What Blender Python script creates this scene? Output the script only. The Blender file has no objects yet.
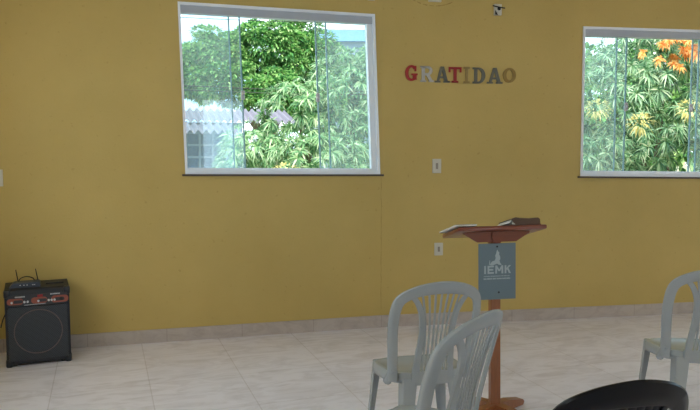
import bpy, bmesh, math, random
from mathutils import Vector, Matrix
random.seed(7)
PI = math.pi
C = bpy.context.scene.collection

# ------------------------------------------------------------------ camera model (image taken as 700 x 410)
F, PITCH, H = 700.0, 0.0796, 1.6
FW = Vector((0, math.cos(PITCH), -math.sin(PITCH)))
RT = Vector((1, 0, 0))
UP = RT.cross(FW)
CAM = Vector((0, 0, H))
def ray(x, y): return FW + RT*((x-350)/F) - UP*((y-205)/F)
def on_z(x, y, z=0.0):
    d = ray(x, y); return CAM + d*((z-H)/d.z)
def at(x, y, Y):
    d = ray(x, y); return CAM + d*(Y/d.y)

cam = bpy.data.cameras.new('camera'); camo = bpy.data.objects.new('camera', cam); C.objects.link(camo)
cam.sensor_fit = 'HORIZONTAL'; cam.sensor_width = 36; cam.lens = 36*F/700
cam.clip_start = .05; cam.clip_end = 400
camo.location = CAM; camo.rotation_euler = (PI/2-PITCH, 0, 0)
bpy.context.scene.camera = camo

# ------------------------------------------------------------------ materials
def srgb(r, g, b):
    f = lambda c: (c/255/12.92) if c <= 10 else ((c/255+.055)/1.055)**2.4
    return (f(r), f(g), f(b), 1)
class NT:
    def __init__(s, name):
        s.m = bpy.data.materials.new(name); s.m.use_nodes = True
        s.t = s.m.node_tree; s.t.nodes.clear()
        s.out = s.n('ShaderNodeOutputMaterial')
    def n(s, typ, **k):
        o = s.t.nodes.new(typ)
        for a, v in k.items():
            if a in o.inputs.keys() if isinstance(a, str) else False: o.inputs[a].default_value = v
            else: setattr(o, a, v)
        return o
    def l(s, a, b): s.t.links.new(a, b)
def pbr(name, col, rough=.5, spec=.5, metal=0, noise=0, nscale=20, bump=0, bscale=60, bdist=.002, stretch=None, coat=0):
    k = NT(name); p = k.n('ShaderNodeBsdfPrincipled'); k.l(p.outputs[0], k.out.inputs[0])
    p.inputs['Base Color'].default_value = col; p.inputs['Roughness'].default_value = rough
    p.inputs['Specular IOR Level'].default_value = spec; p.inputs['Metallic'].default_value = metal
    p.inputs['Coat Weight'].default_value = coat
    tc = k.n('ShaderNodeTexCoord'); vec = tc.outputs['Object']
    if stretch:
        mp = k.n('ShaderNodeMapping'); mp.inputs['Scale'].default_value = stretch
        k.l(vec, mp.inputs[0]); vec = mp.outputs[0]
    if noise:
        nz = k.n('ShaderNodeTexNoise'); nz.inputs['Scale'].default_value = nscale; nz.inputs['Detail'].default_value = 5
        k.l(vec, nz.inputs['Vector'])
        mr = k.n('ShaderNodeMapRange'); mr.inputs['To Min'].default_value = 1-noise; mr.inputs['To Max'].default_value = 1+noise
        k.l(nz.outputs['Fac'], mr.inputs['Value'])
        mx = k.n('ShaderNodeVectorMath', operation='SCALE'); mx.inputs[0].default_value = col[:3]
        k.l(mr.outputs[0], mx.inputs['Scale']); k.l(mx.outputs[0], p.inputs['Base Color'])
    if bump:
        nb = k.n('ShaderNodeTexNoise'); nb.inputs['Scale'].default_value = bscale; nb.inputs['Detail'].default_value = 4
        k.l(vec, nb.inputs['Vector'])
        b = k.n('ShaderNodeBump'); b.inputs['Strength'].default_value = bump; b.inputs['Distance'].default_value = bdist
        k.l(nb.outputs['Fac'], b.inputs['Height']); k.l(b.outputs[0], p.inputs['Normal'])
    return k.m

def wall_material():
    k = NT('yellow_plaster'); p = k.n('ShaderNodeBsdfPrincipled'); k.l(p.outputs[0], k.out.inputs[0])
    p.inputs['Roughness'].default_value = .62; p.inputs['Specular IOR Level'].default_value = .3
    tc = k.n('ShaderNodeTexCoord')
    n1 = k.n('ShaderNodeTexNoise'); n1.inputs['Scale'].default_value = 1.1; n1.inputs['Detail'].default_value = 6; n1.inputs['Roughness'].default_value = .6
    k.l(tc.outputs['Object'], n1.inputs['Vector'])
    r1 = k.n('ShaderNodeValToRGB'); e = r1.color_ramp.elements
    e[0].position = .3; e[0].color = srgb(190, 164, 97); e[1].position = .7; e[1].color = srgb(203, 176, 107)
    k.l(n1.outputs['Fac'], r1.inputs[0])
    # small dark specks and smears in the paint
    n2 = k.n('ShaderNodeTexNoise'); n2.inputs['Scale'].default_value = 26; n2.inputs['Detail'].default_value = 5
    k.l(tc.outputs['Object'], n2.inputs['Vector'])
    r2 = k.n('ShaderNodeValToRGB'); e = r2.color_ramp.elements
    e[0].position = .24; e[0].color = (.80, .75, .7, 1); e[1].position = .36; e[1].color = (1, 1, 1, 1)
    k.l(n2.outputs['Fac'], r2.inputs[0])
    mx = k.n('ShaderNodeMix', data_type='RGBA', blend_type='MULTIPLY'); mx.inputs[0].default_value = .8
    k.l(r1.outputs[0], mx.inputs[6]); k.l(r2.outputs[0], mx.inputs[7]); k.l(mx.outputs[2], p.inputs['Base Color'])
    n3 = k.n('ShaderNodeTexNoise'); n3.inputs['Scale'].default_value = 55; n3.inputs['Detail'].default_value = 5
    n4 = k.n('ShaderNodeTexNoise'); n4.inputs['Scale'].default_value = 5; n4.inputs['Detail'].default_value = 3
    k.l(tc.outputs['Object'], n3.inputs['Vector']); k.l(tc.outputs['Object'], n4.inputs['Vector'])
    ad = k.n('ShaderNodeMath', operation='MULTIPLY_ADD'); ad.inputs[1].default_value = 1.2
    k.l(n4.outputs['Fac'], ad.inputs[0]); k.l(n3.outputs['Fac'], ad.inputs[2])
    b = k.n('ShaderNodeBump'); b.inputs['Strength'].default_value = .3; b.inputs['Distance'].default_value = .003
    k.l(ad.outputs[0], b.inputs['Height']); k.l(b.outputs[0], p.inputs['Normal'])
    return k.m

def tile_material(name, w, h, base=(.74, .71, .69), rough=.3, joint=.0035, scale=1.0):
    k = NT(name); p = k.n('ShaderNodeBsdfPrincipled'); k.l(p.outputs[0], k.out.inputs[0])
    p.inputs['Roughness'].default_value = rough; p.inputs['Specular IOR Level'].default_value = .5
    tc = k.n('ShaderNodeTexCoord')
    br = k.n('ShaderNodeTexBrick'); br.offset = 0; br.squash = 1
    br.inputs['Scale'].default_value = 1; br.inputs['Brick Width'].default_value = w; br.inputs['Row Height'].default_value = h
    br.inputs['Mortar Size'].default_value = joint; br.inputs['Mortar Smooth'].default_value = .1
    br.inputs['Color1'].default_value = (.97, .97, .97, 1); br.inputs['Color2'].default_value = (1, 1, 1, 1)
    br.inputs['Mortar'].default_value = (.81, .78, .76, 1)
    k.l(tc.outputs['Object'], br.inputs['Vector'])
    mp = k.n('ShaderNodeMapping'); mp.inputs['Rotation'].default_value = (0, 0, .5); mp.inputs['Scale'].default_value = (1.2, 3.0, 2)
    k.l(tc.outputs['Object'], mp.inputs[0])
    nz = k.n('ShaderNodeTexNoise'); nz.inputs['Scale'].default_value = 2.2*scale; nz.inputs['Detail'].default_value = 9
    nz.inputs['Roughness'].default_value = .62; nz.inputs['Distortion'].default_value = 1.6
    k.l(mp.outputs[0], nz.inputs['Vector'])
    r = k.n('ShaderNodeValToRGB'); e = r.color_ramp.elements
    e[0].position = .33; e[0].color = (base[0]*.82, base[1]*.80, base[2]*.79, 1)
    e[1].position = .56; e[1].color = (*base, 1)
    k.l(nz.outputs['Fac'], r.inputs[0])
    mx = k.n('ShaderNodeMix', data_type='RGBA', blend_type='MULTIPLY'); mx.inputs[0].default_value = 1
    k.l(r.outputs[0], mx.inputs[6]); k.l(br.outputs['Color'], mx.inputs[7]); k.l(mx.outputs[2], p.inputs['Base Color'])
    b = k.n('ShaderNodeBump'); b.inputs['Strength'].default_value = .3; b.inputs['Distance'].default_value = .001; b.invert = True
    k.l(br.outputs['Fac'], b.inputs['Height']); k.l(b.outputs[0], p.inputs['Normal'])
    return k.m

def glass_material(name, tint, refl, haze):
    k = NT(name)
    t = k.n('ShaderNodeBsdfTransparent'); t.inputs[0].default_value = tint
    g = k.n('ShaderNodeBsdfGlossy'); g.inputs['Roughness'].default_value = .03
    d = k.n('ShaderNodeBsdfTranslucent'); d.inputs[0].default_value = (.80, .93, .98, 1)  # pale translucent share paints in the haze of bright reflections on the panes
    m1 = k.n('ShaderNodeMixShader'); m1.inputs[0].default_value = haze
    m2 = k.n('ShaderNodeMixShader'); m2.inputs[0].default_value = refl
    k.l(t.outputs[0], m1.inputs[1]); k.l(d.outputs[0], m1.inputs[2])
    k.l(m1.outputs[0], m2.inputs[1]); k.l(g.outputs[0], m2.inputs[2]); k.l(m2.outputs[0], k.out.inputs[0])
    return k.m

def leaf_material(name, stops, transl=.35, rough=.4):
    k = NT(name); ge = k.n('ShaderNodeNewGeometry')
    r = k.n('ShaderNodeValToRGB'); e = r.color_ramp.elements
    while len(e) < len(stops): e.new(.5)
    for i, (p, c) in enumerate(stops): e[i].position = p; e[i].color = c
    k.l(ge.outputs['Random Per Island'], r.inputs[0])
    p = k.n('ShaderNodeBsdfPrincipled'); p.inputs['Roughness'].default_value = rough; p.inputs['Specular IOR Level'].default_value = .5
    t = k.n('ShaderNodeBsdfTranslucent'); m = k.n('ShaderNodeMixShader'); m.inputs[0].default_value = transl
    k.l(r.outputs[0], p.inputs['Base Color']); k.l(r.outputs[0], t.inputs[0])
    k.l(p.outputs[0], m.inputs[1]); k.l(t.outputs[0], m.inputs[2]); k.l(m.outputs[0], k.out.inputs[0])
    return k.m

M = {}
M['wall'] = wall_material()
M['floor'] = tile_material('marbled_porcelain', .6228, .6228, base=(.87, .815, .87), rough=.36)
M['base'] = tile_material('marbled_skirting', .6228, 5, base=(.52, .45, .41), rough=.4, scale=1.6)
M['ceiling'] = pbr('white_ceiling', srgb(225, 222, 212), .8, noise=.03, nscale=3)
M['alu'] = pbr('white_aluminium', srgb(236, 240, 247), .35, noise=.04, nscale=6)
M['alu_in'] = pbr('grey_track', srgb(178, 181, 190), .4, noise=.06, nscale=8)
M['granite'] = pbr('dark_granite', srgb(72, 58, 50), .4, noise=.35, nscale=90)
M['glass'] = glass_material('clear_glass', (.95, .99, .995, 1), .05, .042)
M['glass_edge'] = pbr('green_glass_edge', srgb(140, 182, 190), .25, noise=.1, nscale=10)
M['handle'] = pbr('grey_white_plastic', srgb(192, 188, 192), .4, noise=.03)
M['chair'] = pbr('grey_plastic', srgb(163, 168, 170), .24, spec=.55, noise=.05, nscale=9, bump=.15, bscale=320, bdist=.0006)
M['chair_worn'] = pbr('grey_plastic_dusty', srgb(152, 157, 160), .32, spec=.5, noise=.07, nscale=11, bump=.15, bscale=300, bdist=.0006)
M['black_chair'] = pbr('black_plastic', srgb(7, 8, 14), .3, spec=.25, noise=.1, nscale=9, bump=.15, bscale=320, bdist=.0006)
M['wood'] = pbr('varnished_wood', srgb(146, 88, 52), .35, noise=.28, nscale=9, stretch=(9, 9, 1.1), coat=.3)
M['red_wood'] = pbr('red_varnished_wood', srgb(122, 58, 36), .3, noise=.28, nscale=9, stretch=(1.1, 9, 9), coat=.4)
M['sign'] = pbr('slate_sign', srgb(104, 122, 132), .38, noise=.05, nscale=5)
M['sign_ink'] = pbr('pale_sign_ink', srgb(172, 184, 190), .5, noise=.03)
M['screw'] = pbr('dark_screw', srgb(34, 34, 38), .4, metal=.6, noise=.1)
M['paper'] = pbr('white_paper', srgb(226, 224, 216), .7, noise=.04, nscale=15)
M['book_cover'] = pbr('brown_leather', srgb(84, 58, 40), .5, noise=.2, nscale=40, bump=.3, bscale=200)
M['dark_cover'] = pbr('dark_booklet_cover', srgb(66, 58, 72), .4, noise=.2, nscale=15)
M['amp'] = pbr('black_vinyl', srgb(27, 30, 40), .5, noise=.15, nscale=60, bump=.5, bscale=420, bdist=.001)
M['amp_panel'] = pbr('dark_control_panel', srgb(44, 46, 54), .4, noise=.05)
M['corner'] = pbr('black_corner_plastic', srgb(30, 33, 41), .35, noise=.1)
M['copper'] = pbr('copper_red_print', srgb(150, 78, 62), .4, noise=.08)
M['ring'] = pbr('bronze_ring', srgb(108, 92, 88), .35, noise=.1, metal=.3)
M['knob'] = pbr('pale_knob', srgb(205, 208, 212), .3, noise=.03)
M['led'] = pbr('red_display', srgb(150, 20, 34), .3, noise=.05)
M['router'] = pbr('blue_black_router', srgb(38, 50, 68), .35, noise=.06)
M['cable'] = pbr('black_rubber', srgb(22, 20, 20), .5, noise=.1)
M['plate'] = pbr('white_switch_plate', srgb(205, 200, 186), .4, noise=.03)
M['plate_in'] = pbr('grey_socket', srgb(150, 142, 128), .5, noise=.1)
for nm, c in {'letter_red': (158, 18, 20), 'letter_silver': (186, 182, 176), 'letter_grey': (100, 98, 86),
              'letter_tan': (158, 132, 74), 'letter_gold': (146, 116, 46)}.items():
    M[nm] = pbr(nm, srgb(*c), .35, noise=.15, nscale=60)

def grille_material():
    k = NT('speaker_grille'); p = k.n('ShaderNodeBsdfPrincipled'); k.l(p.outputs[0], k.out.inputs[0])
    p.inputs['Roughness'].default_value = .55
    tc = k.n('ShaderNodeTexCoord'); br = k.n('ShaderNodeTexBrick'); br.offset = .5
    br.inputs['Scale'].default_value = 1; br.inputs['Brick Width'].default_value = .016; br.inputs['Row Height'].default_value = .009
    br.inputs['Mortar Size'].default_value = .0022; br.inputs['Mortar Smooth'].default_value = .3
    br.inputs['Color1'].default_value = srgb(20, 24, 30); br.inputs['Color2'].default_value = srgb(24, 28, 34); br.inputs['Mortar'].default_value = srgb(62, 68, 78)
    mp = k.n('ShaderNodeMapping'); mp.inputs['Rotation'].default_value = (PI/2, 0, 0)
    k.l(tc.outputs['Object'], mp.inputs[0]); k.l(mp.outputs[0], br.inputs['Vector']); k.l(br.outputs['Color'], p.inputs['Base Color'])
    return k.m
M['grille'] = grille_material()

# ------------------------------------------------------------------ mesh helpers
def obj(name, bm, mat, parent=None, smooth=False, loc=None, matrix=None):
    me = bpy.data.meshes.new(name)
    bmesh.ops.recalc_face_normals(bm, faces=bm.faces)
    bm.to_mesh(me); bm.free()
    if smooth:
        for p in me.polygons: p.use_smooth = True
        try: me.set_sharp_from_angle(angle=math.radians(42))
        except Exception: pass
    me.materials.append(mat)
    o = bpy.data.objects.new(name, me); C.objects.link(o)
    if parent: o.parent = parent
    if loc is not None: o.location = loc
    if matrix is not None: o.matrix_local = matrix
    return o
def tag(o, label, cat, group=None):
    o['label'] = label; o['category'] = cat
    if group: o['group'] = group
    return o
def thing(name, label, cat, loc=(0, 0, 0), rotz=0, group=None):
    o = bpy.data.objects.new(name, None); C.objects.link(o); o.empty_display_size = .1
    o.location = loc; o.rotation_euler = (0, 0, rotz)
    return tag(o, label, cat, group)
def struct(o, **k):
    o['kind'] = 'structure'; return o
def box(bm, c, s, rot=None, bev=0):
    r = bmesh.ops.create_cube(bm, size=1)['verts']
    for v in r: v.co = Vector((v.co.x*s[0], v.co.y*s[1], v.co.z*s[2]))
    if bev:
        es = {e for v in r for e in v.link_edges}
        q = bmesh.ops.bevel(bm, geom=list(es), offset=bev, segments=2, affect='EDGES', profile=.5)
        r = list({v for f in q['faces'] for v in f.verts} | {v for v in r if v.is_valid})
    for v in r:
        if rot is not None: v.co = rot @ v.co
        v.co += Vector(c)
    return r
def hexa(bm, p):   # 8 points: bottom ring then top ring
    v = [bm.verts.new(q) for q in p]
    for f in ((0, 3, 2, 1), (4, 5, 6, 7), (0, 1, 5, 4), (1, 2, 6, 5), (2, 3, 7, 6), (3, 0, 4, 7)): bm.faces.new([v[i] for i in f])
def prism(bm, pts, y0, y1, fn=None):   # polygon in x-z extruded in y
    fn = fn or (lambda x, y, z: (x, y, z))
    a = [bm.verts.new(fn(x, y0, z)) for x, z in pts]; b = [bm.verts.new(fn(x, y1, z)) for x, z in pts]
    n = len(pts); bm.faces.new(a); bm.faces.new(b[::-1])
    for i in range(n): bm.faces.new((a[i], b[i], b[(i+1) % n], a[(i+1) % n]))
def tube(bm, pts, r, n=8, cap=True):
    pts = [Vector(p) for p in pts]; rings = []
    rr = r if isinstance(r, (list, tuple)) else [r]*len(pts)
    for i, p in enumerate(pts):
        t = (pts[min(i+1, len(pts)-1)]-pts[max(i-1, 0)]).normalized()
        a = t.cross(Vector((0, 0, 1)) if abs(t.z) < .95 else Vector((1, 0, 0))).normalized(); b = t.cross(a)
        rings.append([bm.verts.new(p+(a*math.cos(2*PI*k/n)+b*math.sin(2*PI*k/n))*rr[i]) for k in range(n)])
    for i in range(len(rings)-1):
        for k in range(n): bm.faces.new((rings[i][k], rings[i][(k+1) % n], rings[i+1][(k+1) % n], rings[i+1][k]))
    if cap: bm.faces.new(rings[0]); bm.faces.new(rings[-1][::-1])
def sm(pts, n=10, closed=False):   # Catmull-Rom
    P = [Vector(p) for p in pts]; out = []
    m = len(P)
    for i in range(m-1):
        p0, p1, p2, p3 = P[max(i-1, 0)], P[i], P[i+1], P[min(i+2, m-1)]
        for k in range(n):
            t = k/n
            out.append(.5*((2*p1)+(p2-p0)*t+(2*p0-5*p1+4*p2-p3)*t*t+(3*p1-p0-3*p2+p3)*t**3))
    out.append(P[-1]); return out
def disc(bm, c, r, y0, y1, n=32):
    prism(bm, [(c[0]+r*math.cos(2*PI*i/n), c[1]+r*math.sin(2*PI*i/n)) for i in range(n)], y0, y1)

# ------------------------------------------------------------------ room shell
# the front wall has two runs that meet at the crack under the first window's right corner
P381 = on_z(381, 327.0); P0 = on_z(75, 347.6); P700 = on_z(695, 312.8)
P381.z = P0.z = P700.z = 0
dA = (P381-P0).normalized(); dB = (P700-P381).normalized()
nA = Vector((-dA.y, dA.x, 0)); nB = Vector((-dB.y, dB.x, 0))     # pointing out of the room
CEIL, T = 3.35, .16
def wall_uz(px, py, d, n):
    r = ray(px, py); t = (P381-CAM).dot(n)/r.dot(n); q = CAM+r*t
    return (q-P381).dot(d), q.z
def frame_matrix(d, n, o=P381):
    return Matrix(((d.x, n.x, 0, o.x), (d.y, n.y, 0, o.y), (0, 0, 1, 0), (0, 0, 0, 1)))
MA, MB = frame_matrix(dA, nA), frame_matrix(dB, nB)
A = lambda x, y: wall_uz(x, y, dA, nA)
B = lambda x, y: wall_uz(x, y, dB, nB)
# window holes, corners in (u, z): BL, BR, TR, TL
W1 = [A(185.3, 174.3), A(380, 174.5), A(374.6, 14.3), A(177.5, 1.6)]
b1, b2 = B(580, 176.3), B(700, 177.3); t1, t2 = B(583, 26.5), B(700, 30.0)
ur = b1[0]+1.72
W2 = [b1, (ur, b1[1]+(b2[1]-b1[1])*(ur-b1[0])/(b2[0]-b1[0])), (ur, t1[1]+(t2[1]-t1[1])*(ur-t1[0])/(t2[0]-t1[0])), t1]
UL, UR = -3.62, 6.4
def holed_wall(name, u0, u1, hole, mat, M4, tri=0):
    bm = bmesh.new()
    o = [(u0, 0), (u1, 0), (u1, CEIL), (u0, CEIL)]
    for i in range(4):
        j = (i+1) % 4; q = [o[i], o[j], hole[j], hole[i]]
        prism(bm, q, 0, T)
    w = obj(name, bm, mat, matrix=M4); return struct(w)
holed_wall('wall_front', UL, 0, W1, M['wall'], MA)
holed_wall('wall_front_right', 0, UR, W2, M['wall'], MB)

# tile joints run away from the camera, a few degrees off square to the wall
JN = [((140, 342), (157, 409)), ((217, 336.6), (262, 409)), ((291, 331), (362, 405))]
jd = Vector()
for (a_, b_) in JN: jd += (on_z(*a_)-on_z(*b_)).normalized()
jd.z = 0; jd.normalize(); jx = Vector((jd.y, -jd.x, 0))
mid = [(on_z(*a_)+on_z(*b_))/2 for a_, b_ in JN]
TILE = ((mid[2]-mid[0]).dot(jx))/2
FLOOR_O = mid[1].copy(); FLOOR_O.z = 0
row = on_z(225, 408.6); FLOOR_O += jd*((row-FLOOR_O).dot(jd))
0 and print('TILE', TILE, 'angle', math.degrees(math.atan2(jx.y, jx.x)), 'wall', math.degrees(math.atan2(dA.y, dA.x)))
fm = Matrix(((jx.x, jd.x, 0, FLOOR_O.x), (jx.y, jd.y, 0, FLOOR_O.y), (0, 0, 1, 0), (0, 0, 0, 1)))
EL = P381+dA*UL; ER = P381+dB*UR
LB = Vector((EL.x+1.2, -4.2, 0)); RB = Vector((ER.x-.6, -4.2, 0))
LB = EL - nA*8.3; RB = ER - nA*9.4
poly = [EL, P381, ER, RB, LB]
def slab(name, z0, z1, mat):
    bm = bmesh.new(); inv = fm.inverted()
    cen = sum(poly, Vector())/5
    pts = [inv @ (p+(p-cen).normalized()*.14) for p in poly]
    a = [bm.verts.new((p.x, p.y, z0)) for p in pts]; b = [bm.verts.new((p.x, p.y, z1)) for p in pts]
    bm.faces.new(a); bm.faces.new(b)
    for i in range(5): bm.faces.new((a[i], a[(i+1) % 5], b[(i+1) % 5], b[i]))
    return struct(obj(name, bm, mat, matrix=fm))
slab('floor', -.12, 0, M['floor']); slab('ceiling', CEIL, CEIL+.12, M['ceiling'])

def plain_wall(name, p, q, holes):      # wall from p to q with rectangular openings (u0,u1,z0,z1) side by side
    d = (q-p).normalized(); n = Vector((d.y, -d.x, 0)); L = (q-p).length
    bm = bmesh.new(); xs = [0]+[v for h in holes for v in h[:2]]+[L]
    def bx(u0, u1, z0, z1): box(bm, ((u0+u1)/2, T/2, (z0+z1)/2), (u1-u0, T, z1-z0))
    for i in range(0, len(xs), 2): bx(xs[i], xs[i+1], 0, CEIL)
    for h in holes: bx(h[0], h[1], 0, h[2]); bx(h[0], h[1], h[3], CEIL)
    m = Matrix(((d.x, n.x, 0, p.x), (d.y, n.y, 0, p.y), (0, 0, 1, 0), (0, 0, 0, 1)))
    struct(obj(name, bm, M['wall'], matrix=m))
    return m
def day(m, h, power, col=(1, 1, 1)):    # daylight coming in through an opening
    l = bpy.data.lights.new('window_daylight', 'AREA'); l.shape = 'RECTANGLE'; l.size = h[1]-h[0]; l.size_y = h[3]-h[2]
    l.energy = power; l.color = col
    o = bpy.data.objects.new('window_daylight', l); C.objects.link(o)
    # light's -Z must point into the room (local -y of the wall)
    o.matrix_world = m @ Matrix.Translation(((h[0]+h[1])/2, T*.5, (h[2]+h[3])/2)) @ Matrix.Rotation(-PI/2, 4, 'X')
# left wall, back wall, right wall (behind and beside the camera)
hl = [(2.4, 4.6, 1.0, 2.5), (5.4, 7.4, 1.0, 2.5)]
ml = plain_wall('wall_left', LB, EL, hl)
LW = (EL-LB).length
hb = [(1.2, 3.6, 1.0, 2.6), (5.2, 7.6, 0.9, 2.6)]
mb = plain_wall('wall_back', RB, LB, hb)
hr = [(1.5, 3.7, 1.0, 2.6), (5.0, 7.2, 1.0, 2.6)]
mr_ = plain_wall('wall_right', ER, RB, hr)
for h in hl: day(ml, h, 205, (.84, .92, 1))
for h in hb: day(mb, h, 130, (.96, .98, 1))
for h in hr: day(mr_, h, 265, (.97, .98, 1))

# skirting
def skirting(name, u0, u1, M4, off):
    bm = bmesh.new(); box(bm, ((u0+u1)/2, -.006, .0545), (u1-u0, .012, .109), bev=.002)
    o = obj(name, bm, M['base'], matrix=M4); struct(o)
skirting('baseboard_front', UL, 0, MA, 0); skirting('baseboard_front_right', 0, UR, MB, 0)

# crack / pillar joint below the window corner
bm = bmesh.new()
random.seed(3); pts = []
z = W1[1][1]-.03; u = -.002
while z > .14:
    pts.append((u+random.uniform(-.0035, .0035), z)); z -= random.uniform(.03, .06)
for i in range(len(pts)-1):
    (a, b), (c, d) = pts[i], pts[i+1]; w = .0013+.0007*math.sin(i*1.7)
    prism(bm, [(a-w, b), (a+w, b), (c+w, d), (c-w, d)], -.0016, .002)
crack = obj('trim_1', bm, pbr('crack_line', srgb(166, 139, 76), .8, noise=.2, nscale=30), matrix=MA); struct(crack)  # thin strip in a tone darker than the plaster

# ------------------------------------------------------------------ windows
def window(idx, Q, M4, lines, label_h, hx):
    """lines: s-positions (0..1) of fixed-left edge, slider-left edge, slider-right edge, fixed-right edge"""
    BL, BR, TR, TL = [Vector((q[0], q[1])) for q in Q]
    def uz(s, t): return (BL*(1-s)+BR*s)*(1-t)+(TL*(1-s)+TR*s)*t
    Wd, Hh = (BR-BL).length, (TL-BL).length
    root = bpy.data.objects.new('window_%d' % idx, None); C.objects.link(root); root.matrix_world = M4; struct(root)
    def blk(bm, s0, s1, t0, t1, y0, y1):
        c = [uz(s0, t0), uz(s1, t0), uz(s1, t1), uz(s0, t1)]
        prism(bm, [(p.x, p.y) for p in c], y0, y1)
    e = lambda m: m/Wd; g = lambda m: m/Hh
    bm = bmesh.new(); y0, y1 = -.012, .10
    blk(bm, 0, 1, 1-g(.022), 1, y0, y1)                     # head
    blk(bm, 0, 1, 0, g(.034), y0, y1); blk(bm, 0, e(.02), g(.034), 1-g(.022), y0, y1); blk(bm, 1-e(.022), 1, g(.034), 1-g(.022), y0, y1)
    obj('window_frame', bm, M['alu'], root)
    bm = bmesh.new()
    blk(bm, e(.02), 1-e(.022), 1-g(.082), 1-g(.022), .012, .09)
    obj('sliding_track', bm, M['alu_in'], root)
    bm = bmesh.new()
    blk(bm, e(.02), 1-e(.022), g(.034), g(.052), .014, .026); blk(bm, e(.02), 1-e(.022), g(.034), g(.052), .055, .066)
    blk(bm, 1-e(.07), 1-e(.022), g(.034), 1-g(.082), .022, .08)
    obj('guide_rail', bm, M['alu'], root)
    a, b, c, d = lines
    for nm, s0, s1, y in (('fixed_pane', e(.02), a, .055), ('fixed_pane', d, 1-e(.07), .055), ('sliding_pane', e(.03), b, .032), ('sliding_pane', c, 1-e(.075), .032)):
        bm = bmesh.new(); blk(bm, s0, s1, g(.04), 1-g(.08), y, y+.008)
        pn = obj(nm, bm, M['glass'], root)
        bm = bmesh.new(); ed = .0065
        se = s1 if s0 < .1 else s0
        blk(bm, se-e(ed), se+e(ed), g(.04), 1-g(.08), y-.001, y+.009)
        obj('pane_edge', bm, M['glass_edge'], pn)
        if nm == 'sliding_pane':
            bm = bmesh.new(); hp = uz(se, .475); k = -1 if s0 < .1 else 1
            box(bm, (hp.x+k*-.003, y-.010, hp.y), (.032, .02, .078), bev=.007)
            box(bm, (hp.x+k*-.003, y-.026, hp.y-.005), (.020, .022, .03), bev=.005)
            hd = obj('lock_handle', bm, M['handle'], pn, smooth=True)
    # stone sill
    bm = bmesh.new(); p, q = uz(0, 0), uz(1, 0)
    prism(bm, [(p.x-.025, p.y-.014), (q.x+.03, q.y-.014), (q.x+.03, q.y+.002), (p.x-.025, p.y+.002)], -.022, T+.03)
    obj('window_sill', bm, M['granite'], root)
window(1, W1, MA, (.245, .297, .685, .742), 0, 0)
window(2, W2, MB, (.218, .268, .665, .715), 0, 0)

# ------------------------------------------------------------------ GRATIDAO letters (slab serif)
def glyph(bm, ch, w, h, y0=-.012, y1=0.0):
    def q(pts): prism(bm, [(x*w, z*h) for x, z in pts], y0, y1)
    def arc(cx, cz, rx, rz, ir, jr, a0, a1, n=22):
        for i in range(n):
            a = math.radians(a0+(a1-a0)*i/n); b = math.radians(a0+(a1-a0)*(i+1)/n)
            q([(cx+rx*math.cos(a), cz+rz*math.sin(a)), (cx+rx*math.cos(b), cz+rz*math.sin(b)),
               (cx+ir*math.cos(b), cz+jr*math.sin(b)), (cx+ir*math.cos(a), cz+jr*math.sin(a))])
    R = lambda a, b, c, d: q([(a, c), (b, c), (b, d), (a, d)])
    if ch == 'G':
        arc(.5, .5, .5, .5, .24, .35, 42, 318); R(.62, .92, .08, .42); R(.5, 1.0, .36, .48); R(.76, .9, .62, .95)
    elif ch == 'R':
        R(.1, .34, 0, 1); R(0, .44, 0, .12); R(0, .5, .88, 1)
        R(.3, .55, .86, 1); R(.3, .55, .42, .56); arc(.55, .71, .38, .29, .14, .15, -90, 90)
        q([(.42, .46), (.66, .5), (.96, .06), (.70, .06)]); R(.66, 1.03, 0, .12)
    elif ch == 'A':
        q([(.1, .05), (.28, .05), (.56, 1), (.38, 1)]); q([(.68, .05), (.92, .05), (.62, 1), (.42, 1)])
        R(.26, .76, .27, .39); R(-.02, .38, 0, .11); R(.6, 1.04, 0, .11)
    elif ch == 'T':
        R(.38, .62, 0, 1); R(.24, .76, 0, .12); R(0, 1, .86, 1); R(0, .13, .66, .9); R(.87, 1, .66, .9)
    elif ch == 'I':
        R(.3, .7, 0, 1); R(.05, .95, 0, .12); R(.05, .95, .88, 1)
    elif ch == 'D':
        R(.12, .36, 0, 1); R(0, .5, 0, .12); R(0, .5, .88, 1); arc(.45, .5, .52, .5, .25, .37, -90, 90)
    elif ch == 'O': arc(.5, .5, .5, .5, .25, .35, 0, 360, 32)
# (char, left px, right px, top px, bottom px, material, label)
LET = [('G', 405.0, 417.3, 65.0, 81.2, 'letter_red', 'red capital letter G, first letter of the word on the yellow wall'),
       ('R', 420.3, 433.0, 66.0, 82.2, 'letter_silver', 'silver capital letter R, right after the red G on the wall'),
       ('A', 435.0, 448.8, 66.4, 82.8, 'letter_grey', 'dark grey capital letter A standing between the silver R and the red T'),
       ('T', 448.6, 461.0, 67.0, 82.9, 'letter_red', 'red capital letter T in the middle of the word on the wall'),
       ('I', 463.2, 469.4, 67.0, 83.3, 'letter_tan', 'narrow tan capital letter I just right of the red T'),
       ('D', 472.5, 485.2, 67.5, 83.7, 'letter_grey', 'dark grey capital letter D between the tan I and the second A'),
       ('A', 487.2, 501.6, 67.8, 83.9, 'letter_grey', 'dark grey capital letter A standing between the grey D and the gold O'),
       ('O', 502.8, 515.4, 67.8, 82.9, 'letter_gold', 'gold capital letter O, last letter of the word on the wall')]
for ch, x0, x1, y0, y1, mt, lb in LET:
    u0, zt = B(x0, y0); u1, zb = B(x1, y1)
    bm = bmesh.new(); glyph(bm, ch, u1-u0, zt-zb)
    o = obj('wall_letter', bm, M[mt], matrix=MB @ Matrix.Translation((u0, 0, zb)))
    tag(o, lb, 'letter', 'capital letters spelling a word on the yellow wall')

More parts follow.
